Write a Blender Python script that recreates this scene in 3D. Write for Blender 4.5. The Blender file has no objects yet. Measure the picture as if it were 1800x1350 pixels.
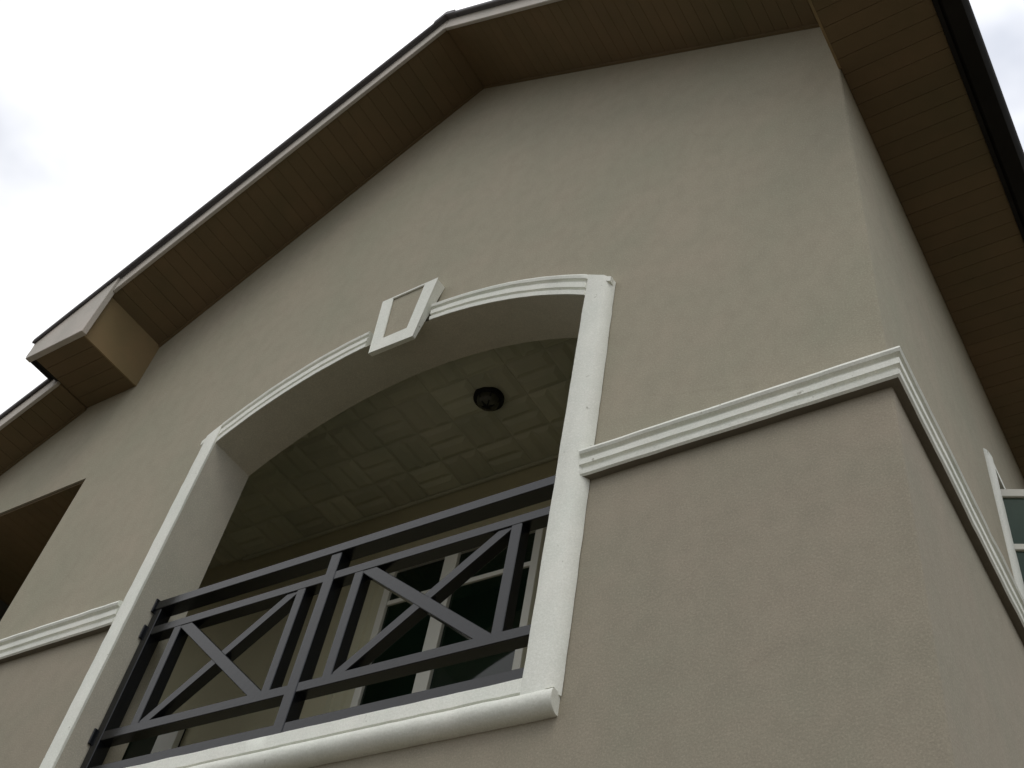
import bpy, bmesh, math, random
from mathutils import Vector, Matrix, noise

random.seed(7)
scene = bpy.context.scene
COL = scene.collection

# ------------------------------------------------------------------ camera
cam_d = bpy.data.cameras.new("camera")
cam = bpy.data.objects.new("camera", cam_d)
COL.objects.link(cam)
AX = ((0.83938407, 0.52320117, 0.14729196),      # image right
      (-0.31037364, 0.68383643, -0.66033018),    # image down
      (-0.44620913, 0.50855509, 0.73638926))     # view direction
m = Matrix.Identity(4)
for i in range(3):
    m[i][0] = AX[0][i]
    m[i][1] = -AX[1][i]
    m[i][2] = -AX[2][i]
m[0][3], m[1][3], m[2][3] = 0.0, -2.8, 1.5
cam.matrix_world = m
cam_d.sensor_fit = 'HORIZONTAL'
cam_d.sensor_width = 36.0
cam_d.lens = 1926.15 / 1800 * 36.0
cam_d.clip_start = 0.05
cam_d.clip_end = 2000
scene.camera = cam

# ------------------------------------------------------------------ sky, sun, exposure
SUN_EL, SUN_AZ = math.radians(58), math.radians(150)     # azimuth clockwise from +Y
world = bpy.data.worlds.new("World")
scene.world = world
world.use_nodes = True
wn, wl = world.node_tree.nodes, world.node_tree.links
wn.clear()
w_out = wn.new('ShaderNodeOutputWorld')
w_bg = wn.new('ShaderNodeBackground')
w_bg.inputs['Strength'].default_value = 0.1
w_sky = wn.new('ShaderNodeTexSky')
w_sky.sky_type = 'NISHITA'
w_sky.sun_disc = False
w_sky.dust_density = 0.1
w_sky.ozone_density = 3.0
w_sky.sun_elevation = SUN_EL
w_sky.sun_rotation = SUN_AZ
w_tc = wn.new('ShaderNodeTexCoord')
w_map = wn.new('ShaderNodeMapping')
w_map.inputs['Location'].default_value = (0.2, 2.6, 0.9)
w_map.inputs['Scale'].default_value = (1.0, 1.0, 1.6)
w_nz = wn.new('ShaderNodeTexNoise')
w_nz.inputs['Scale'].default_value = 2.3
w_nz.inputs['Detail'].default_value = 5.0
w_nz.inputs['Roughness'].default_value = 0.5
w_rp = wn.new('ShaderNodeValToRGB')
w_rp.color_ramp.elements[0].position = 0.36
w_rp.color_ramp.elements[0].color = (0.47, 0.47, 0.47, 1)
w_rp.color_ramp.elements[1].position = 0.54
w_rp.color_ramp.elements[1].color = (1, 1, 1, 1)
w_mix = wn.new('ShaderNodeMix')
w_mix.data_type = 'RGBA'
w_cloud = wn.new('ShaderNodeRGB')
w_cloud.outputs[0].default_value = (11.8, 11.8, 11.9, 1)      # overcast cloud, times strength 0.1
wl.new(w_tc.outputs['Generated'], w_map.inputs['Vector'])
wl.new(w_map.outputs['Vector'], w_nz.inputs['Vector'])
wl.new(w_nz.outputs['Fac'], w_rp.inputs['Fac'])
wl.new(w_rp.outputs['Color'], w_mix.inputs[0])
wl.new(w_sky.outputs['Color'], w_mix.inputs[6])
wl.new(w_cloud.outputs[0], w_mix.inputs[7])
# overcast skies are about three times brighter overhead than at the horizon
w_sep = wn.new('ShaderNodeSeparateXYZ')
w_gr = wn.new('ShaderNodeMapRange')
w_gr.inputs['From Min'].default_value = 0.0
w_gr.inputs['From Max'].default_value = 1.0
w_gr.inputs['To Min'].default_value = 0.42
w_gr.inputs['To Max'].default_value = 1.20
w_mul = wn.new('ShaderNodeMix')
w_mul.data_type = 'RGBA'
w_mul.blend_type = 'MULTIPLY'
w_mul.inputs[0].default_value = 1.0
wl.new(w_tc.outputs['Generated'], w_sep.inputs[0])
wl.new(w_sep.outputs['Z'], w_gr.inputs['Value'])
wl.new(w_mix.outputs[2], w_mul.inputs[6])
wl.new(w_gr.outputs['Result'], w_mul.inputs[7])
wl.new(w_mul.outputs[2], w_bg.inputs['Color'])
wl.new(w_bg.outputs['Background'], w_out.inputs['Surface'])

sun_d = bpy.data.lights.new("sun", 'SUN')
sun_d.energy = 0.65
sun_d.angle = math.radians(28)
sun_d.color = (1.0, 0.96, 0.88)
sun = bpy.data.objects.new("sun", sun_d)
COL.objects.link(sun)
sdir = Vector((math.sin(SUN_AZ) * math.cos(SUN_EL), math.cos(SUN_AZ) * math.cos(SUN_EL), math.sin(SUN_EL)))
sun.rotation_euler = sdir.to_track_quat('Z', 'Y').to_euler()
sun.location = sdir * 30

scene.view_settings.view_transform = 'Standard'
scene.view_settings.look = 'None'
scene.view_settings.exposure = 0.2
scene.view_settings.gamma = 1.0
scene.view_settings.use_curve_mapping = False

# ------------------------------------------------------------------ materials
def mat(name, col, rough=0.8, var=0.12, vscale=1.5, bump=0.0, bscale=60.0, col2=None, streak=0.0,
        spec=0.5, hue=0.0, metallic=0.0, dirt=None, coarse=0.0, mottle=0.0, lower=None, each=0.0, cracks=0.0):
    M = bpy.data.materials.new(name)
    M.use_nodes = True
    n, l = M.node_tree.nodes, M.node_tree.links
    b = n['Principled BSDF']
    b.inputs['Roughness'].default_value = rough
    b.inputs['Specular IOR Level'].default_value = spec
    b.inputs['Metallic'].default_value = metallic
    geo = n.new('ShaderNodeNewGeometry')
    nz = n.new('ShaderNodeTexNoise')
    nz.inputs['Scale'].default_value = vscale
    nz.inputs['Detail'].default_value = 7
    nz.inputs['Roughness'].default_value = 0.62
    l.new(geo.outputs['Position'], nz.inputs['Vector'])
    rp = n.new('ShaderNodeValToRGB')
    rp.color_ramp.elements[0].position = 0.3
    rp.color_ramp.elements[1].position = 0.7
    a = [c * (1 - var) for c in col]
    z = [c * (1 + var) for c in (col2 or col)]
    if hue:
        a[0] *= 1 - hue; a[1] *= 1 + hue * 0.3
        z[0] *= 1 + hue * 0.6; z[1] *= 1 - hue * 0.2
    rp.color_ramp.elements[0].color = (*a, 1)
    rp.color_ramp.elements[1].color = (*z, 1)
    l.new(nz.outputs['Fac'], rp.inputs['Fac'])
    cur = rp.outputs['Color']
    def layer(vec_scale, scale, lo, hi, colr, amount, detail=4):
        nonlocal cur
        mp = n.new('ShaderNodeMapping')
        mp.inputs['Scale'].default_value = vec_scale
        l.new(geo.outputs['Position'], mp.inputs['Vector'])
        s = n.new('ShaderNodeTexNoise')
        s.inputs['Scale'].default_value = scale
        s.inputs['Detail'].default_value = detail
        l.new(mp.outputs['Vector'], s.inputs['Vector'])
        mr = n.new('ShaderNodeMapRange')
        mr.inputs['From Min'].default_value = lo
        mr.inputs['From Max'].default_value = hi
        mr.inputs['To Min'].default_value = 0
        mr.inputs['To Max'].default_value = amount
        l.new(s.outputs['Fac'], mr.inputs['Value'])
        mx = n.new('ShaderNodeMix')
        mx.data_type = 'RGBA'
        l.new(mr.outputs['Result'], mx.inputs[0])
        l.new(cur, mx.inputs[6])
        mx.inputs[7].default_value = (*colr, 1)
        cur = mx.outputs[2]
    if streak:
        layer((5.0, 5.0, 0.55), 1.1, 0.50, 0.72, [c * 0.70 for c in col], streak)
    if mottle:
        layer((1.0, 1.0, 0.75), 13.0, 0.42, 0.66, [c * 0.74 for c in col], mottle, 6)
        layer((1, 1, 1), 170.0, 0.46, 0.62, [c * 0.72 for c in col], mottle * 1.5, 2)
        layer((1, 1, 1), 120.0, 0.50, 0.66, [min(1, c * 1.3) for c in col], mottle * 1.5, 2)
    if dirt:
        layer((1, 1, 1), dirt[0], dirt[1], dirt[1] + 0.08, dirt[2], dirt[3], 6)
    if cracks:                                  # a few hairline cracks in the render
        wv = n.new('ShaderNodeTexNoise')
        wv.inputs['Scale'].default_value = 3.0
        wv.inputs['Detail'].default_value = 5
        l.new(geo.outputs['Position'], wv.inputs['Vector'])
        ad = n.new('ShaderNodeVectorMath')
        ad.operation = 'MULTIPLY_ADD'
        ad.inputs[1].default_value = (0.22, 0.22, 0.22)
        l.new(wv.outputs['Color'], ad.inputs[0])
        l.new(geo.outputs['Position'], ad.inputs[2])
        vo = n.new('ShaderNodeTexVoronoi')
        vo.feature = 'DISTANCE_TO_EDGE'
        vo.inputs['Scale'].default_value = 0.75
        l.new(ad.outputs[0], vo.inputs['Vector'])
        m1 = n.new('ShaderNodeMapRange')
        m1.inputs['From Min'].default_value = 0.0015
        m1.inputs['From Max'].default_value = 0.0045
        m1.inputs['To Min'].default_value = 1
        m1.inputs['To Max'].default_value = 0
        l.new(vo.outputs['Distance'], m1.inputs['Value'])
        mk = n.new('ShaderNodeTexNoise')
        mk.inputs['Scale'].default_value = 0.9
        l.new(geo.outputs['Position'], mk.inputs['Vector'])
        m2 = n.new('ShaderNodeMapRange')
        m2.inputs['From Min'].default_value = 0.52
        m2.inputs['From Max'].default_value = 0.62
        m2.inputs['To Max'].default_value = cracks
        l.new(mk.outputs['Fac'], m2.inputs['Value'])
        mm = n.new('ShaderNodeMath')
        mm.operation = 'MULTIPLY'
        l.new(m1.outputs['Result'], mm.inputs[0])
        l.new(m2.outputs['Result'], mm.inputs[1])
        mx = n.new('ShaderNodeMix')
        mx.data_type = 'RGBA'
        l.new(mm.outputs[0], mx.inputs[0])
        l.new(cur, mx.inputs[6])
        mx.inputs[7].default_value = (*[c * 0.5 for c in col], 1)
        cur = mx.outputs[2]
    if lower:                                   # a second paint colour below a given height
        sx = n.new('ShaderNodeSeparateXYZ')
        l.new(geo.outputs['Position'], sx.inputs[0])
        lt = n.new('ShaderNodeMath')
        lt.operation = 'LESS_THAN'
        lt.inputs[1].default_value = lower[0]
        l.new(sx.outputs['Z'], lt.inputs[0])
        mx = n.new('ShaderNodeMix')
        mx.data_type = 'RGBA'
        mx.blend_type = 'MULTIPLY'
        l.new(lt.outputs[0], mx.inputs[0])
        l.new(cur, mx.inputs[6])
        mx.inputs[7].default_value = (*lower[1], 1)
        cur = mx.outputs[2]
    if each:                                    # every strip or tile is a slightly different tone
        oi = n.new('ShaderNodeObjectInfo')
        mr = n.new('ShaderNodeMapRange')
        mr.inputs['To Min'].default_value = 1 - each
        mr.inputs['To Max'].default_value = 1 + each
        l.new(oi.outputs['Random'], mr.inputs['Value'])
        mx = n.new('ShaderNodeMix')
        mx.data_type = 'RGBA'
        mx.blend_type = 'MULTIPLY'
        mx.inputs[0].default_value = 1.0
        l.new(cur, mx.inputs[6])
        l.new(mr.outputs['Result'], mx.inputs[7])
        cur = mx.outputs[2]
    l.new(cur, b.inputs['Base Color'])
    if bump:
        bn = n.new('ShaderNodeTexNoise')
        bn.inputs['Scale'].default_value = bscale
        bn.inputs['Detail'].default_value = 6
        l.new(geo.outputs['Position'], bn.inputs['Vector'])
        h = bn.outputs['Fac']
        if coarse:
            b2 = n.new('ShaderNodeTexNoise')
            b2.inputs['Scale'].default_value = 2.2
            b2.inputs['Detail'].default_value = 3
            l.new(geo.outputs['Position'], b2.inputs['Vector'])
            ma = n.new('ShaderNodeMath')
            ma.operation = 'MULTIPLY_ADD'
            ma.inputs[1].default_value = coarse
            l.new(b2.outputs['Fac'], ma.inputs[0])
            l.new(h, ma.inputs[2])
            h = ma.outputs[0]
        bp = n.new('ShaderNodeBump')
        bp.inputs['Strength'].default_value = bump
        bp.inputs['Distance'].default_value = 0.01
        l.new(h, bp.inputs['Height'])
        l.new(bp.outputs['Normal'], b.inputs['Normal'])
    return M

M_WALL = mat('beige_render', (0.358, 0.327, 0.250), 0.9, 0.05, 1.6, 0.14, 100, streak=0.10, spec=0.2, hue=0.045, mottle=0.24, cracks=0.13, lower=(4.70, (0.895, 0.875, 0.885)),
             dirt=(38, 0.73, (0.16, 0.14, 0.10), 0.4), coarse=4.0)
M_REVEAL = mat('pale_reveal_paint', (0.52, 0.49, 0.405), 0.9, 0.05, 1.3, 0.14, 110, spec=0.2, hue=0.04, mottle=0.25)
M_INNER = mat('balcony_render', (0.46, 0.43, 0.29), 0.9, 0.07, 1.3, 0.2, 90, spec=0.2)
M_TRIM = mat('white_moulding_paint', (0.80, 0.81, 0.73), 0.6, 0.04, 3.0, 0.15, 80, streak=0.30, spec=0.35, hue=0.02, mottle=0.16,
             dirt=(26, 0.70, (0.25, 0.23, 0.17), 0.7), coarse=0.6)
M_SOFFIT = mat('brown_soffit_strip', (0.150, 0.107, 0.056), 0.6, 0.10, 2.0, 0.05, 90, spec=0.2, hue=0.06, each=0.04)
M_CHEEK = mat('tan_eave_panel', (0.24, 0.175, 0.09), 0.6, 0.10, 2.0, 0.05, 90, spec=0.2, hue=0.06)
M_SOFFIT_BACK = mat('soffit_backing', (0.12, 0.085, 0.045), 0.9, 0.1)
M_FASCIA = mat('pale_fascia_paint', (0.45, 0.41, 0.355), 0.6, 0.08, 4.0, 0.1, 80, streak=0.3, hue=0.03)
M_ROOF = mat('grey_roof_metal', (0.13, 0.125, 0.13), 0.6, 0.12, 6.0, 0.05, 80, spec=0.3)
M_GUTTER = mat('black_gutter', (0.016, 0.015, 0.013), 0.8, 0.2, 5.0, 0.05, 80, spec=0.1)
M_RAIL = mat('black_gloss_metal', (0.006, 0.007, 0.009), 0.24, 0.15, 8.0, 0.06, 40, spec=0.50)
M_TILE = mat('ceiling_tile', (0.47, 0.465, 0.36), 0.8, 0.10, 2.0, 0.1, 60, spec=0.2, hue=0.03, each=0.10)
M_FRAME = mat('white_window_frame', (0.66, 0.65, 0.57), 0.5, 0.05, 3.0)
M_CEMENT_SHADE = mat('cement_underside_shade', (0.17, 0.15, 0.115), 0.95, 0.15, 4.0, 0.3, 60)  # dark cement tone that paints in the shade under the string course
M_CREAM = mat('cream_door_surround', (0.42, 0.40, 0.27), 0.7, 0.08, 2.0, 0.15, 60)
M_GLASS = mat('green_reflection_glass', (0.003, 0.011, 0.006), 0.03, 0.4, 1.2, spec=0.4)  # dark glass; the green in its base stands in for reflected trees
M_LAMP = mat('dark_lamp_metal', (0.008, 0.008, 0.007), 0.5, 0.2, 9.0, spec=0.2)
M_LGLASS = mat('smoky_lamp_glass', (0.06, 0.06, 0.045), 0.2, 0.2, 9.0, spec=0.4)
M_GROUND = mat('compound_earth', (0.095, 0.082, 0.062), 0.95, 0.25, 0.6, 0.4, 12)
M_ROOM = mat('dim_room_plaster', (0.20, 0.18, 0.14), 0.9, 0.05)

# ------------------------------------------------------------------ mesh helpers
class MB:
    def __init__(s):
        s.bm = bmesh.new()
    def poly_prism(s, pts, axis, a, b):
        """closed 2-D polygon extruded along axis from a to b. axis 'y': pts are (x,z); 'x': (y,z); 'z': (x,y)"""
        def P(p, t):
            return {'y': (p[0], t, p[1]), 'x': (t, p[0], p[1]), 'z': (p[0], p[1], t)}[axis]
        A = [s.bm.verts.new(P(p, a)) for p in pts]
        B = [s.bm.verts.new(P(p, b)) for p in pts]
        n = len(pts)
        s.bm.faces.new(A)
        s.bm.faces.new(B[::-1])
        for i in range(n):
            s.bm.faces.new((A[i], B[i], B[(i + 1) % n], A[(i + 1) % n]))
        return s
    def box(s, x0, x1, y0, y1, z0, z1):
        return s.poly_prism([(x0, z0), (x1, z0), (x1, z1), (x0, z1)], 'y', y0, y1)
    def quad(s, *p):
        s.bm.faces.new([s.bm.verts.new(q) for q in p])
        return s
    def rings(s, R, closed=True, caps=True):
        V = [[s.bm.verts.new(p) for p in r] for r in R]
        k = len(R[0])
        for i in range(len(V) - 1):
            for j in range(k if closed else k - 1):
                s.bm.faces.new((V[i][j], V[i][(j + 1) % k], V[i + 1][(j + 1) % k], V[i + 1][j]))
        if caps:
            s.bm.faces.new(V[0][::-1])
            s.bm.faces.new(V[-1])
        return s
    def bevel(s, w, seg=1):
        s.bm.normal_update()
        es = [e for e in s.bm.edges if len(e.link_faces) == 2 and e.calc_face_angle(0) > 0.6]
        bmesh.ops.bevel(s.bm, geom=es, offset=w, segments=seg, affect='EDGES', profile=0.5)
        return s
    def jitter(s, amp, freq=9.0, ymax=1e9):
        for v in s.bm.verts:
            d = noise.noise_vector(v.co * freq)
            d2 = noise.noise_vector(v.co * freq * 4.1)
            v.co += d * amp + d2 * (amp * 0.45)
        return s
    def mesh(s, name, smooth=None):
        bmesh.ops.remove_doubles(s.bm, verts=s.bm.verts, dist=1e-6)
        bmesh.ops.recalc_face_normals(s.bm, faces=s.bm.faces)
        me = bpy.data.meshes.new(name)
        s.bm.to_mesh(me)
        s.bm.free()
        if smooth is not None:
            for p in me.polygons:
                p.use_smooth = True
            me.set_sharp_from_angle(angle=math.radians(smooth))
        return me

def obj(name, mesh, material, parent=None, label=None, kind=None):
    if material is not None and not mesh.materials:
        mesh.materials.append(material)
    o = bpy.data.objects.new(name, mesh)
    COL.objects.link(o)
    if parent is not None:
        o.parent = parent
        o.matrix_parent_inverse = Matrix.Translation(-BASE.get(parent.name, Vector((0, 0, 0))))
    if label:
        o['label'] = label
    if kind:
        o['kind'] = kind
    return o

BASE = {}
def thing(name, loc, label, cat):
    o = bpy.data.objects.new(name, None)
    o.empty_display_size = 0.3
    COL.objects.link(o)
    o.location = loc
    o['label'] = label
    o['category'] = cat
    BASE[o.name] = Vector(loc)
    return o

def seq(a, b, n):
    return [a + (b - a) * i / n for i in range(n + 1)]

# ------------------------------------------------------------------ main dimensions (metres)
XC = -0.63                         # front right corner of the house
XR, ZR = -3.46, 9.72               # gable ridge at soffit level
SL, SR = 0.70, 0.645               # left and right roof pitch
XL = -6.23                         # left eave box, inner face
XE_L, XE_R = -6.79, -0.09          # eave box outer faces
ZB = 7.30                          # underside of the eave boxes
OV = 0.56                          # gable overhang
OV2 = 0.29                         # lower roof overhang
OX0, OX1, OXC = -4.717, -2.063, -3.39
OZ0, OSP, OCR = 3.72, 6.02, 6.42   # opening bottom, springing, crown
HC = (OX1 - OX0) / 2
AR = (HC ** 2 + (OCR - OSP) ** 2) / (2 * (OCR - OSP))
AZC = OCR - AR
def arc(x, u=0.0):
    return AZC + math.sqrt(max(0.0, (AR + u) ** 2 - (x - OXC) ** 2))
def rake(x):
    if x < XR:
        return ZR + SL * (x - XR)
    return ZR - SR * (x - XR)
S2 = 0.60
def low(x):
    return ZB - 0.01 + S2 * (x - XE_L)
WT = 0.28                          # front wall thickness
ZCEIL, YBACK = 6.60, 1.40

# ------------------------------------------------------------------ ground
g = MB()
g.quad((-300, -300, 0), (300, -300, 0), (300, 300, 0), (-300, 300, 0))
ground = obj('ground', g.mesh('ground'), M_GROUND, kind='structure')

# ------------------------------------------------------------------ the house
house = thing('house', (-3.4, 0.0, 0.0),
              'beige rendered two-storey house with arched balcony, white mouldings and brown soffits', 'house')

# front wall: columns of quads with an arched opening and a rectangular one on the left
LW0, LW1, LWZ0, LWZ1 = -8.0, -6.148, 4.97, 6.29
xs = sorted(set([-9.5, LW0, LW1, XE_L, XL, XR, XC - 0.012, -8.6, -7.2, -5.4, -1.4] + seq(OX0 - 0.004, OX1 + 0.004, 28)))
def wtop(x):
    if x < XE_L - 1e-6: return low(x) + 0.04
    if x < XL - 1e-6: return ZB + 0.03
    return rake(x) + 0.04
def gaps(x0, x1):
    c = (x0 + x1) / 2
    if OX0 - 0.005 < c < OX1 + 0.005: return 'arch'
    if LW0 < c < LW1: return 'rect'
    return None
fw = MB()
def wall_block(x0, x1, zf0, zf1):
    """a solid column of wall between two bottom heights and two top heights ((z at x0, z at x1))"""
    p = [(x0, zf0[0]), (x1, zf0[1]), (x1, zf1[1]), (x0, zf1[0])]
    A = [fw.bm.verts.new((q[0], 0, q[1])) for q in p]
    B = [fw.bm.verts.new((q[0], WT, q[1])) for q in p]
    fw.bm.faces.new(A); fw.bm.faces.new(B[::-1])
    return A, B
def side(a, b, c, d):
    fw.bm.faces.new((a, b, c, d))
for x0, x1 in zip(xs[:-1], xs[1:]):
    e = 1e-5
    t = (wtop(x0 + e), wtop(x1 - e))
    k = gaps(x0, x1)
    if k is None:
        A, B = wall_block(x0, x1, (0, 0), t)
        side(A[2], A[3], B[3], B[2])
    else:
        zb = (OZ0 - 0.004,) * 2 if k == 'arch' else (LWZ0,) * 2
        zt = (arc(x0, 0.004), arc(x1, 0.004)) if k == 'arch' else (LWZ1,) * 2
        A, B = wall_block(x0, x1, (0, 0), zb)
        side(A[2], A[3], B[3], B[2])
        A, B = wall_block(x0, x1, zt, t)
        if k == 'rect': side(A[0], A[1], B[1], B[0])
        side(A[2], A[3], B[3], B[2])
for x, z0, z1 in ((LW0, LWZ0, LWZ1), (LW1, LWZ0, LWZ1)):
    fw.quad((x, 0, z0), (x, WT, z0), (x, WT, z1), (x, 0, z1))
front_wall = obj('front_wall', fw.mesh('front_wall'), M_WALL, house)
rv = MB()                                      # painted lining of the arched opening
ri = [(OX0, OZ0)] + [(x, arc(x)) for x in seq(OX0, OX1, 40)] + [(OX1, OZ0)]
ro = [(OX0 - 0.006, OZ0)] + [(x, arc(x, 0.006)) for x in seq(OX0 - 0.006, OX1 + 0.006, 40)] + [(OX1 + 0.006, OZ0)]
for k in range(len(ri) - 1):
    a, b, c, d = ri[k], ri[k + 1], ro[k + 1], ro[k]
    rv.quad((a[0], -0.040, a[1]), (b[0], -0.040, b[1]), (b[0], WT + 0.003, b[1]), (a[0], WT + 0.003, a[1]))
    rv.quad((a[0], WT + 0.003, a[1]), (b[0], WT + 0.003, b[1]), (c[0], WT + 0.003, c[1]), (d[0], WT + 0.003, d[1]))
obj('arch_reveal', rv.mesh('arch_reveal', 30), M_REVEAL, house)

# side wall with its soft corner and a window opening
SWY0, SWY1, SWZ0, SWZ1 = 2.0, 3.25, 5.02, 6.09
sw = MB()
YB = 8.0
prof = [(XC - 0.012, 0.0)]
for k in range(1, 5):
    a = math.pi / 2 * k / 4
    prof.append((XC - 0.012 + 0.012 * math.sin(a), 0.012 - 0.012 * math.cos(a)))
for (xa, ya), (xb, yb) in zip(prof[:-1], prof[1:]):
    zs = seq(0, ZB + 0.03, 12) + [rake(XC)]
    for za, zb in zip(zs[:-1], zs[1:]):
        sw.quad((xa, ya, za), (xb, yb, za), (xb, yb, zb), (xa, ya, zb))
for y0, y1 in ((0.012, SWY0), (SWY0, SWY1), (SWY1, YB)):
    for z0, z1 in ((0, SWZ0), (SWZ0, SWZ1), (SWZ1, ZB + 0.03)):
        if y0 == SWY0 and z0 == SWZ0: continue
        sw.quad((XC, y0, z0), (XC, y1, z0), (XC, y1, z1), (XC, y0, z1))
        xi = XC - 0.25
        sw.quad((xi, max(y0, WT), z0), (xi, y1, z0), (xi, y1, z1), (xi, max(y0, WT), z1))
for a, b in (((SWY0, SWZ0), (SWY0, SWZ1)), ((SWY0, SWZ1), (SWY1, SWZ1)), ((SWY1, SWZ1), (SWY1, SWZ0)), ((SWY1, SWZ0), (SWY0, SWZ0))):
    sw.quad((XC, *a), (XC, *b), (XC - 0.25, *b), (XC - 0.25, *a))
side_wall = obj('side_wall', sw.mesh('side_wall', 40), M_WALL, house)

obj('rear_wall', MB().box(-9.5, XC - 0.002, YB, YB + 0.25, 0, 7.3).mesh('rear_wall'), M_WALL, house)
obj('far_wall', MB().box(-9.5, -9.25, WT, YB, 0, 5.6).mesh('far_wall'), M_WALL, house)

# ------------------------------------------------------------------ balcony room
bal_back = MB()
bal_back.box(-9.2, -1.0, YBACK, YBACK + 0.2, 3.5, ZCEIL + 0.1)
back_wall = obj('balcony_back_wall', bal_back.mesh('balcony_back_wall'), M_INNER, house)
obj('balcony_end_wall', MB().box(-1.25, -1.0, WT, YBACK - 0.001, 3.5, ZCEIL + 0.1).mesh('balcony_end_wall'), M_INNER, house)
obj('balcony_end_wall', MB().box(-9.2, -9.0, WT, YBACK - 0.001, 3.5, ZCEIL + 0.1).mesh('balcony_end_wall'), M_INNER, house)
obj('balcony_floor', MB().box(-9.0, -1.25, WT - 0.001, YBACK, 3.45, OZ0 - 0.006).mesh('balcony_floor'), M_INNER, house)

ceil = obj('balcony_ceiling', MB().box(-9.2, -1.0, WT + 0.001, YBACK, ZCEIL + 0.018, ZCEIL + 0.10).mesh('balcony_ceiling'), M_TILE, house)
# one square ceiling tile with a stepped relief, shared by every tile
TS = 0.29
tm = MB()
h = TS / 2 - 0.001
tm.box(-h, h, -h, h, 0.0, 0.016)
def pillow(x0, x1, y0, y1, d, e):
    a = [(x0, y0, -0.0004), (x1, y0, -0.0004), (x1, y1, -0.0004), (x0, y1, -0.0004)]
    b = [(x0 + e, y0 + e, -d), (x1 - e, y0 + e, -d), (x1 - e, y1 - e, -d), (x0 + e, y1 - e, -d)]
    tm.rings([a, b], caps=False)
    tm.quad(*b)
for k in (-1, 1):
    pillow(-h * 0.97, h * 0.97, k * h / 2 - h * 0.46, k * h / 2 + h * 0.46, 0.015, 0.032)
TILE = tm.mesh('ceiling_tile')
nx, ny = 17, 4
for j in range(ny):
    for i in range(nx):
        x = -1.45 - i * TS
        y = WT + 0.004 + TS * (j + 0.5) * 0.96
        if x < -5.95 - 0.15: continue
        o = obj('ceiling_tile', TILE, M_TILE, ceil)
        o.location = (x, y, ZCEIL + random.uniform(-0.0008, 0.0008))
        o.scale = (0.96, 1, 1) if (i + j) % 2 else (1, 0.96, 1)
        o.rotation_euler = (0, 0, math.pi / 2 if (i + j) % 2 else 0)

# cornice bead where the tiles meet the back wall
obj('ceiling_bead', MB().box(-6.0, -1.25, YBACK - 0.03, YBACK - 0.0005, ZCEIL - 0.03, ZCEIL - 0.0005).bevel(0.008).mesh('ceiling_bead'), M_TILE, house)

# left opening: brown strip lining under its head and ceiling beyond
lin = obj('head_lining', MB().box(LW0 + 0.005, LW1 - 0.005, 0.012, WT + 0.6, LWZ1 - 0.008, LWZ1 - 0.002).mesh('head_lining'), M_SOFFIT_BACK, house)
lb = MB().box(-0.0492, 0.0492, 0.014, WT + 0.6, 0, 0.008).bevel(0.002).mesh('soffit_board')
for i in range(18):
    o = obj('soffit_board', lb, M_SOFFIT, lin)
    o.location = (LW1 - 0.055 - i * 0.1, 0, LWZ1 - 0.018)
obj('end_panel', MB().box(-8.98, -8.94, WT + 0.002, YBACK - 0.002, 3.8, ZCEIL - 0.01).mesh('end_panel'), M_SOFFIT, house)

# ------------------------------------------------------------------ doors on the balcony back wall
def glazed_door(x0, x1, z0, z1, mull, trans, name='balcony_door', stiles=(0.055, 0.055)):
    d = obj(name, MB().box(x0, x1, YBACK - 0.012, YBACK - 0.001, z0, z1).mesh(name), M_LAMP, house)
    yf0, yf1 = YBACK - 0.055, YBACK - 0.010
    obj('frame', MB().box(x0, x0 + stiles[0], yf0, yf1, z0, z1).bevel(0.003).mesh('frame'), M_FRAME, d)
    obj('frame', MB().box(x1 - stiles[1], x1, yf0, yf1, z0, z1).bevel(0.003).mesh('frame'), M_FRAME, d)
    obj('frame', MB().box(x0 + stiles[0], x1 - stiles[1], yf0 + 0.002, yf1, z1 - 0.045, z1 - 0.001).bevel(0.003).mesh('frame'), M_FRAME, d)
    edges = [x0 + stiles[0]]
    for a, b in mull:
        obj('mullion', MB().box(a, b, yf0 - 0.004, yf1, z0, z1 - 0.046).bevel(0.003).mesh('mullion'), M_FRAME, d)
        edges += [a, b]
    edges.append(x1 - stiles[1])
    for a, b in zip(edges[0::2], edges[1::2]):
        zt = [z0] + [t for t in trans] + [z1 - 0.045]
        for t in trans:
            obj('transom', MB().box(a, b, yf0 + 0.006, yf1, t - 0.018, t + 0.018).bevel(0.003).mesh('transom'), M_FRAME, d)
        for p, q in zip(zt[:-1], zt[1:]):
            obj('pane', MB().box(a + 0.002, b - 0.002, YBACK - 0.034, YBACK - 0.028, p + 0.018, q - 0.018).mesh('pane'), M_GLASS, d)
    return d
glazed_door(-4.338, -3.130, 3.74, 5.985, [(-3.872, -3.766)], [5.665])
d2 = glazed_door(-7.4, -5.86, 3.74, 5.13, [(-6.78, -6.70)], [], stiles=(0.06, 0.20))
# moulded cream surround beside the door
pf = [(0, 0.0), (0, 0.05), (0.05, 0.055), (0.058, 0.045), (0.085, 0.045), (0.095, 0.065), (0.15, 0.065), (0.16, 0.05), (0.215, 0.045), (0.215, 0.0)]
sr = MB().rings([[(-4.556 + u, YBACK - 0.0005 - v, z) for u, v in pf] for z in seq(3.73, 6.07, 20)]).jitter(0.0015)
obj('door_surround', sr.mesh('door_surround', 30), M_CREAM, house)

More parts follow.
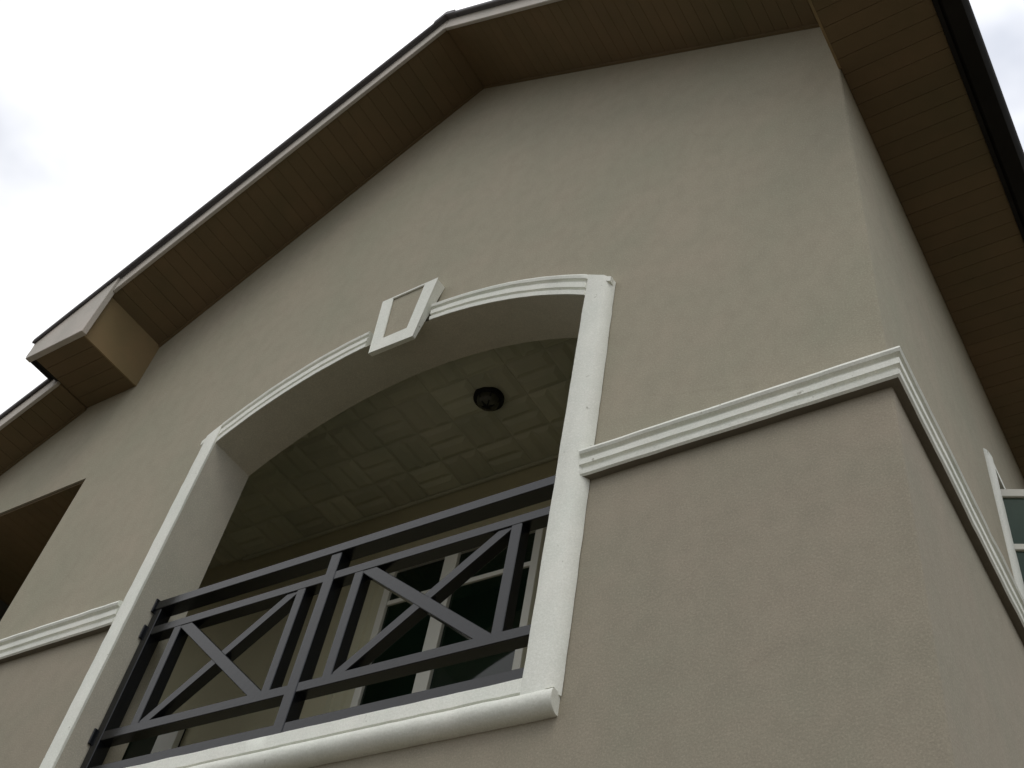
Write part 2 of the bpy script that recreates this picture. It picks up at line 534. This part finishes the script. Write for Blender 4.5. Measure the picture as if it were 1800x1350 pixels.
# ------------------------------------------------------------------ mouldings on the front
# string course
spf = [(0.000, -0.002), (0.000, 0.034), (0.008, 0.043), (0.030, 0.046), (0.036, 0.036), (0.052, 0.037), (0.058, 0.050), (0.088, 0.052),
       (0.094, 0.042), (0.106, 0.043), (0.112, 0.060), (0.124, 0.066), (0.138, 0.062), (0.145, 0.050), (0.145, -0.002)]
SZ = 4.682
def shaded_underside(me):
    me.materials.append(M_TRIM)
    me.materials.append(M_CEMENT_SHADE)
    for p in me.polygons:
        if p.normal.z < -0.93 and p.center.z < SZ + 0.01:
            p.material_index = 1  # downward faces take the darker colour as painted shade
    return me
def string_front(x0, x1, n):
    R = [[(x, -v, SZ + u) for u, v in spf] for x in seq(x0, x1, n)]
    return R
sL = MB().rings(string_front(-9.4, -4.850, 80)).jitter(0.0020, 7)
obj('string_course', shaded_underside(sL.mesh('string_course', 35)), None, house)
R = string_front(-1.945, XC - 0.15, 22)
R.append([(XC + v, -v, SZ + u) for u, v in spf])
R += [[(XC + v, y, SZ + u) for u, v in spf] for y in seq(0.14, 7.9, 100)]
obj('string_course', shaded_underside(MB().rings(R).jitter(0.0022, 8).mesh('string_course', 35)), None, house)

# arch surround
sur = obj('arch_surround', MB().box(OX0 - 0.10, OX0 - 0.05, -0.02, 0.05, 3.70, 5.95).mesh('arch_surround'), M_TRIM, house)
apf = [(0.002, 0.02), (0.002, -0.044), (0.030, -0.047), (0.034, -0.038), (0.046, -0.038), (0.050, -0.050), (0.084, -0.052),
       (0.090, -0.041), (0.104, -0.042), (0.110, -0.057), (0.128, -0.061), (0.142, -0.054), (0.148, -0.030), (0.146, -0.004), (0.130, 0.006)]
def arch_piece(x0, x1, n):
    def depth(x, u, v):                        # over the jambs the steps die into the upright
        if abs(x - OXC) > HC + 0.02:
            return max(v, -0.002 if u < 0.109 else -0.046)
        return v
    xx = sorted(seq(x0, x1, n) + [t for t in (OX0 - 0.0205, OX1 + 0.0205) if x0 < t < x1])
    return MB().rings([[(x, depth(x, u, v), arc(x, u)) for u, v in apf] for x in xx]).jitter(0.0018, 8)
obj('arch_moulding', arch_piece(-4.864, -3.640, 40).mesh('arch_moulding', 35), M_TRIM, sur)
obj('arch_moulding', arch_piece(-3.160, -1.916, 40).mesh('arch_moulding', 35), M_TRIM, sur)
# jambs: flat inside, rounded outside
JW = 0.152
jpf = [(0.0, 0.012), (0.0, -0.050), (0.004, -0.053), (0.060, -0.053), (0.102, -0.052), (0.110, -0.049), (0.122, -0.040), (0.136, -0.026), (0.146, -0.010), (0.148, -0.004), (0.120, 0.004)]
def jamb(xin, sgn):
    R = []
    for t in seq(0, 1, 46):
        R.append([(xin + sgn * u, v, 3.634 + t * (arc(xin + sgn * u, 0.141) - 3.634)) for k, (u, v) in enumerate(jpf)])
    return MB().rings(R).jitter(0.0022, 10)
obj('jamb_moulding', jamb(OX0 - 0.005, -1).mesh('jamb_moulding', 40), M_TRIM, sur)
obj('jamb_moulding', jamb(OX1 + 0.005, 1).mesh('jamb_moulding', 40), M_TRIM, sur)
# sill: flat band, groove and a fat roll
zpf = [(3.716, 0.012), (3.716, -0.044), (3.711, -0.049), (3.652, -0.052), (3.646, -0.043), (3.640, -0.052), (3.632, -0.060), (3.612, -0.064),
       (3.592, -0.061), (3.574, -0.050), (3.562, -0.034), (3.556, -0.016), (3.556, 0.012)]
R = []
for x in [-4.868, -4.866, -4.86, -4.845] + seq(-4.82, -1.955, 58) + [-1.940, -1.926, -1.920, -1.917]:
    e = min(x + 4.868, -1.917 - x)
    k = 0.94 + 0.06 * math.sqrt(max(0.0, 1 - (1 - min(1, e / 0.012)) ** 2))
    cl = 3.644 if (x > OX1 + 0.085 or x < OX0 - 0.085) else 9.0
    R.append([(x, v * k if v < 0 else v, min(cl, 3.640 + (z - 3.640) * (0.8 + 0.2 * k))) for z, v in zpf])
obj('sill_moulding', MB().rings(R).jitter(0.0022, 7).mesh('sill_moulding', 40), M_TRIM, sur)

# keystone: tapered block, white rim, render-coloured sunk panel
def ks(f, z):                       # half width at height z, scaled inwards by f
    t = (z - 6.250) / (6.785 - 6.250)
    return (0.160 + t * 0.052) - f
KX = -3.375
kb = MB()
F, Pn = -0.080, -0.068
BK = (-0.050, -0.050, 0.004, 0.004)
zo0, zo1, zi0, zi1 = 6.250, 6.785, 6.362, 6.772
o_ = [(KX - ks(0, zo0), zo0), (KX + ks(0, zo0), zo0), (KX + ks(0, zo1), zo1), (KX - ks(0, zo1), zo1)]
i_ = [(KX - ks(0.078, zi0), zi0), (KX + ks(0.084, zi0), zi0), (KX + ks(0.098, zi1), zi1), (KX - ks(0.080, zi1), zi1)]
for a in range(4):
    b = (a + 1) % 4
    kb.quad((o_[a][0], F, o_[a][1]), (o_[b][0], F, o_[b][1]), (i_[b][0], F, i_[b][1]), (i_[a][0], F, i_[a][1]))
    kb.quad((o_[a][0], F, o_[a][1]), (o_[b][0], F, o_[b][1]), (o_[b][0], BK[b], o_[b][1]), (o_[a][0], BK[a], o_[a][1]))
    kb.quad((i_[a][0], F, i_[a][1]), (i_[b][0], F, i_[b][1]), (i_[b][0], Pn - 0.002, i_[b][1]), (i_[a][0], Pn - 0.002, i_[a][1]))
kb.quad(*[(p[0], BK[k], p[1]) for k, p in enumerate(o_)])
bmesh.ops.remove_doubles(kb.bm, verts=kb.bm.verts, dist=1e-5)
kb.bevel(0.004)
obj('keystone', kb.jitter(0.0016, 9).mesh('keystone'), M_TRIM, sur)
kp = MB().poly_prism([(i_[0][0] - 0.01, i_[0][1] - 0.01), (i_[1][0] + 0.01, i_[1][1] - 0.01), (i_[2][0] + 0.01, i_[2][1] + 0.01), (i_[3][0] - 0.01, i_[3][1] + 0.01)], 'y', Pn, -0.056)
obj('keystone_panel', kp.mesh('keystone_panel'), M_WALL, sur)

# ------------------------------------------------------------------ soffits of separate strips
BW = 0.1                                        # strip pitch
def strip(length):
    return MB().box(-BW / 2 + 0.0008, BW / 2 - 0.0008, -length, -0.001, 0.0, 0.009).bevel(0.0013).mesh('soffit_board')
ST, ST2 = strip(OV), strip(OV2)
def raked_soffit(name, x0, z0, x1, z1, mesh, ov):
    L = math.hypot(x1 - x0, z1 - z0)
    ux, uz = (x1 - x0) / L, (z1 - z0) / L
    q = [(x0, z0 + 0.014), (x1, z1 + 0.014), (x1, z1 + 0.024), (x0, z0 + 0.024)]
    par = obj(name, MB().poly_prism(q, 'y', -ov, -0.0005).mesh(name), M_SOFFIT_BACK, house)
    n = int(L / BW)
    pitch = L / n
    for i in range(n):
        d = (i + 0.5) * pitch
        o = obj('soffit_board', mesh, M_SOFFIT, par)
        o.location = (x0 + ux * d, 0, z0 + uz * d + 0.0004 + random.uniform(0, 0.0012))
        o.rotation_euler = (0, -math.atan2(uz, ux), 0)
        o.scale = (pitch / BW, 1, 1)
    # narrow bead along the wall
    b = MB().poly_prism([(x0, z0 - 0.022), (x1, z1 - 0.022), (x1, z1 - 0.001), (x0, z0 - 0.001)], 'y', -0.018, -0.0005)
    obj('soffit_bead', b.mesh('soffit_bead'), M_SOFFIT, par)
raked_soffit('gable_soffit', XL, rake(XL), XR, ZR, ST, OV)
raked_soffit('gable_soffit', XR, ZR, XC, rake(XC), ST, OV)
raked_soffit('lower_soffit', -9.4, low(-9.4), XE_L, low(XE_L), ST2, OV2)
# flat eave boxes: strips run out from the wall
def eave_soffit(name, xa, xb, y0, y1):
    par = obj(name, MB().box(xa, xb, y0, y1, ZB + 0.012, ZB + 0.02).mesh(name), M_SOFFIT_BACK, house)
    me = MB().box(xa + 0.001, xb - 0.001, -BW / 2 + 0.0008, BW / 2 - 0.0008, 0, 0.009).bevel(0.0013).mesh('soffit_board')
    n = int((y1 - y0) / BW)
    for i in range(n):
        o = obj('soffit_board', me, M_SOFFIT, par)
        o.location = (0, y0 + (i + 0.5) * (y1 - y0) / n, ZB + random.uniform(0, 0.0012))
        o.scale = (1, (y1 - y0) / n / BW, 1)
    return par
eave_soffit('eave_soffit', XE_L, XL, -OV, -0.001)
er = eave_soffit('eave_soffit', XC + 0.001, XE_R, -OV, 6.0)
# inner faces of the two eave boxes
def cheek(x0, x1):
    xm = x0 if abs(x0 - XL) < 0.1 else x1
    q = [(-OV, ZB - 0.002), (-0.001, ZB - 0.002), (-0.001, rake(xm) + 0.004), (-OV, rake(xm) + 0.004)]
    obj('eave_cheek', MB().poly_prism(q, 'x', x0, x1).mesh('eave_cheek'), M_CHEEK, house)
cheek(XL - 0.006, XL + 0.008)
cheek(XC - 0.008, XC + 0.006)

# ------------------------------------------------------------------ bargeboards, roof, gutters
FB, FT, RT = -0.016, 0.150, 0.182
def barge(name, x0, z0, x1, z1, ya, yb, material, lo, hi):
    q = [(x0, z0 + lo), (x1, z1 + lo), (x1, z1 + hi), (x0, z0 + hi)]
    return obj(name, MB().poly_prism(q, 'y', ya, yb).bevel(0.004).mesh(name), material, house)
barge('bargeboard', XL + 0.045, rake(XL + 0.045), XR - 0.0015, ZR, -OV - 0.026, -OV + 0.002, M_FASCIA, FB, FT)
barge('bargeboard', XR + 0.0015, ZR, XC - 0.02, rake(XC - 0.02), -OV - 0.026, -OV + 0.002, M_FASCIA, FB, FT)
barge('bargeboard', -9.45, low(-9.45), XE_L - 0.002, low(XE_L - 0.002), -OV2 - 0.026, -OV2 + 0.002, M_FASCIA, FB, FT)
# solid gable ends of the eave boxes
q = [(XL + 0.042, ZB - 0.018), (XL + 0.042, rake(XL + 0.042) + FT), (XE_L - 0.082, rake(XE_L - 0.082) + FT), (XE_L - 0.055, ZB - 0.018)]
obj('eave_end', MB().poly_prism(q, 'y', -OV - 0.046, -OV + 0.001).bevel(0.004).mesh('eave_end'), M_FASCIA, house)
q = [(XC - 0.018, ZB - 0.018), (XC - 0.018, rake(XC - 0.018) + FT), (XE_R + 0.02, rake(XE_R + 0.02) + FT), (XE_R + 0.03, ZB - 0.018)]
obj('eave_end', MB().poly_prism(q, 'y', -OV - 0.046, -OV + 0.001).bevel(0.004).mesh('eave_end'), M_FASCIA, house)
obj('eave_fascia', MB().box(XE_R + 0.001, XE_R + 0.024, -OV + 0.002, 6.0, ZB - 0.016, ZB + 0.2).mesh('eave_fascia'), M_GUTTER, house)
obj('eave_fascia', MB().box(XE_L - 0.022, XE_L - 0.001, -OV + 0.002, -OV2, ZB + 0.0005, ZB + 0.12).mesh('eave_fascia'), M_GUTTER, house)

def roof_slope(name, x0, z0, x1, z1, ya, yb):
    """metal roof with a rolled edge capping along the gable"""
    q = [(x0, z0 + FT + 0.004), (x1, z1 + FT + 0.004), (x1, z1 + RT), (x0, z0 + RT)]
    r = obj(name, MB().poly_prism(q, 'y', ya, yb).mesh(name), M_ROOF, house)
    c = [(x0, z0 + FT - 0.008), (x1, z1 + FT - 0.008), (x1, z1 + RT + 0.004), (x0, z0 + RT + 0.004)]
    obj('edge_capping', MB().poly_prism(c, 'y', ya - 0.022, ya - 0.002).bevel(0.006).mesh('edge_capping'), M_ROOF, r)
    return r
YR = -OV - 0.048
rl = roof_slope('roof_slope', XE_L - 0.09, rake(XE_L - 0.09), XR - 0.001, ZR, YR, 8.6)
rr = roof_slope('roof_slope', XR + 0.001, ZR, XE_R + 0.10, rake(XE_R + 0.10), YR, 8.6)
roof_slope('lower_roof', -9.6, low(-9.6), XE_L - 0.03, low(XE_L - 0.03), -OV2 - 0.03, 8.0)
cap = MB().poly_prism([(XR - 0.10, ZR + RT - 0.10), (XR, ZR + RT - 0.035), (XR + 0.10, ZR + RT - 0.10), (XR + 0.10, ZR + RT - 0.045), (XR, ZR + RT + 0.022), (XR - 0.10, ZR + RT - 0.052)], 'y', YR - 0.026, 8.62)
obj('ridge_cap', cap.mesh('ridge_cap'), M_ROOF, house)

def gutter(xa, xb, y0, y1, z):
    """open box gutter, rounded belly"""
    w = xb - xa
    pts = [(xa, z + 0.12), (xa, z + 0.02), (xa + 0.02 * (1 if w > 0 else -1), z), (xa + w * 0.75, z), (xa + w * 0.93, z + 0.03), (xb, z + 0.075), (xb, z + 0.125)]
    inn = [(p[0] + (0.006 if i < 2 else -0.006 if i > 4 else 0) * (1 if w > 0 else -1), p[1] + (0.006 if 1 < i < 5 else 0)) for i, p in enumerate(pts)]
    g = MB().poly_prism(pts + inn[::-1], 'y', y0, y1)
    return g.mesh('gutter', 35)
obj('gutter', gutter(XE_R + 0.0235, 0.072, -OV - 0.06, 8.4, ZB - 0.012), M_GUTTER, rr)
obj('gutter', gutter(XE_L - 0.024, XE_L - 0.085, -OV - 0.04, -OV2 - 0.05, ZB + 0.004), M_GUTTER, rl)

# ------------------------------------------------------------------ side window with an open casement
swd = obj('side_window', MB().box(XC - 0.16, XC - 0.15, SWY0, SWY1, SWZ0, SWZ1).mesh('side_window'), M_LAMP, house)
wpf = [(0.0, -0.01), (0.0, 0.020), (0.008, 0.025), (0.05, 0.022), (0.08, 0.016), (0.10, 0.006), (0.104, -0.003)]
obj('window_surround', MB().rings([[(XC + v, SWY0 - u, z) for u, v in wpf] for z in seq(4.93, SWZ1 + 0.034, 16)]).jitter(0.002).mesh('window_surround', 40), M_TRIM, swd)
obj('window_surround', MB().rings([[(XC + v, SWY1 + u, z) for u, v in wpf] for z in seq(4.93, SWZ1 + 0.034, 16)]).jitter(0.002).mesh('window_surround', 40), M_TRIM, swd)
hpf = [(0.0, -0.01), (0.0, 0.018), (0.024, 0.021), (0.034, 0.015), (0.038, -0.003)]
obj('window_surround', MB().rings([[(XC + v, y, SWZ1 + u) for u, v in hpf] for y in seq(SWY0 - 0.08, SWY1 + 0.08, 16)]).jitter(0.002).mesh('window_surround', 40), M_TRIM, swd)
obj('window_surround', MB().rings([[(XC + v * 1.3, y, SWZ0 - u * 1.6) for u, v in hpf] for y in seq(SWY0 - 0.21, SWY1 + 0.21, 16)]).jitter(0.002).mesh('window_surround', 40), M_TRIM, swd)
for y0, y1 in ((SWY0 + 0.001, SWY0 + 0.045), (SWY1 - 0.045, SWY1 - 0.001), (2.60, 2.65)):
    obj('frame', MB().box(XC - 0.10, XC - 0.05, y0, y1, SWZ0 + 0.002, SWZ1 - 0.002).bevel(0.003).mesh('frame'), M_FRAME, swd)
obj('pane', MB().box(XC - 0.08, XC - 0.074, 2.651, SWY1 - 0.046, SWZ0 + 0.002, SWZ1 - 0.002).mesh('pane'), M_GLASS, swd)
# the casement hinges on the near jamb and stands open
HX, HY = XC - 0.035, SWY0 + 0.035
SD = Vector((0.92, 0.39, 0)).normalized()
SNRM = Vector((-SD.y, SD.x, 0))
def sash_box(name, s0, s1, z0, z1, t0, t1, material, bev=0.003):
    p = []
    for s_, t_ in ((s0, t0), (s1, t0), (s1, t1), (s0, t1)):
        v = Vector((HX, HY, 0)) + SD * s_ + SNRM * t_
        p.append((v.x, v.y))
    b = MB().poly_prism(p, 'z', z0, z1)
    if bev: b.bevel(bev)
    return obj(name, b.mesh(name), material, swd)
SZ0, SZ1 = 5.06, 5.93
for a, b in ((0, 0.045), (0.555, 0.60)):
    sash_box('sash_stile', a, b, SZ0, SZ1, -0.02, 0.02, M_FRAME)
for a, b in ((SZ0, SZ0 + 0.05), (5.50, 5.54), (SZ1 - 0.055, SZ1)):
    sash_box('sash_rail', 0.046, 0.554, a, b, -0.018, 0.018, M_FRAME)
M_PANE2 = mat('sash_glass', (0.035, 0.062, 0.042), 0.08, 0.25, 2.0, spec=0.2)  # greenish reflection is put into the base colour of these panes
sash_box('pane', 0.046, 0.554, SZ0 + 0.051, 5.499, -0.003, 0.003, M_PANE2, 0)
sash_box('pane', 0.046, 0.554, 5.541, SZ1 - 0.056, -0.003, 0.003, M_PANE2, 0)

# ------------------------------------------------------------------ balcony railing
rail = thing('balcony_railing', (OXC, 0.1, OZ0), 'black metal balcony railing with crossed diagonal braces in the arched opening', 'railing')
def rbox(name, x0, x1, y0, y1, z0, z1):
    return obj(name, MB().box(x0, x1, y0, y1, z0, z1).bevel(0.003).mesh(name), M_RAIL, rail)
RX0, RX1 = OX0 + 0.010, OX1 - 0.010
rbox('top_rail', RX0, RX1, 0.070, 0.156, 4.812, 4.868)
rbox('rail', RX0, RX1, 0.080, 0.150, 4.642, 4.694)
rbox('rail', RX0, RX1, 0.080, 0.150, 4.014, 4.066)
rbox('rail', RX0, RX1, 0.080, 0.150, 3.812, 3.866)
for x0, x1 in ((RX0 + 0.001, RX0 + 0.056), (-3.438, -3.372), (RX1 - 0.056, RX1 - 0.001)):
    rbox('post', x0, x1, 0.0765, 0.152, 3.735, 4.813)
for x0, x1 in ((-4.468, -4.412), (-3.604, -3.550), (-3.242, -3.186), (-2.350, -2.294)):
    rbox('bar', x0, x1, 0.082, 0.148, 4.060, 4.648)
def brace(xa, za, xb, zb, w, y0, y1):
    d = Vector((xb - xa, zb - za)).normalized()
    n = Vector((-d.y, d.x)) * (w / 2)
    q = [(xa + n.x, za + n.y), (xa - n.x, za - n.y), (xb - n.x, zb - n.y), (xb + n.x, zb + n.y)]
    obj('brace', MB().poly_prism(q, 'y', y0, y1).bevel(0.003).mesh('brace'), M_RAIL, rail)
for x0, x1 in ((-4.412, -3.604), (-3.186, -2.350)):
    brace(x0 + 0.0, 4.665, x1 - 0.005, 4.040, 0.060, 0.0835, 0.132)
    brace(x0 + 0.0, 4.046, x1 - 0.0, 4.660, 0.054, 0.0865, 0.146)

# fixing plates where the rails meet the reveal
for z0, z1 in ((4.795, 4.885), (4.625, 4.711), (3.997, 4.083)):
    rbox('fixing_plate', OX0 + 0.0015, OX0 + 0.0115, 0.060, 0.168, z0, z1)
    rbox('fixing_plate', OX1 - 0.0115, OX1 - 0.0015, 0.060, 0.168, z0, z1)

# ------------------------------------------------------------------ ceiling lamp
LX, LY, LZ = -3.285, 0.755, ZCEIL - 0.004
lamp = thing('ceiling_lamp', (LX, LY, LZ), 'round black caged lamp on the balcony ceiling', 'lamp')
def lathe(prof, n=36):
    return MB().rings([[(LX + r * math.cos(2 * math.pi * k / n), LY + r * math.sin(2 * math.pi * k / n), LZ + z) for k in range(n)] for r, z in prof])
obj('base', lathe([(0.100, 0.0), (0.100, -0.022), (0.094, -0.030), (0.078, -0.032)]).mesh('base', 40), M_LAMP, lamp)
obj('glass_dome', lathe([(0.077, -0.030), (0.074, -0.045), (0.060, -0.068), (0.038, -0.082), (0.012, -0.087)]).mesh('glass_dome', 60), M_LGLASS, lamp)
for k in range(3):
    a = math.pi * k / 3 + 0.3
    R = []
    for t in seq(-1, 1, 14):
        r = 0.086 * t
        z = -0.030 - 0.064 * math.cos(t * math.pi / 2)
        c = Vector((LX + r * math.cos(a), LY + r * math.sin(a), LZ + z))
        s_ = Vector((-math.sin(a), math.cos(a), 0)) * 0.005
        u_ = Vector((0, 0, 0.005))
        R.append([tuple(c + s_ + u_), tuple(c - s_ + u_), tuple(c - s_ - u_), tuple(c + s_ - u_)])
    obj('guard_bar', MB().rings(R).mesh('guard_bar'), M_LAMP, lamp)

bpy.context.view_layer.update()
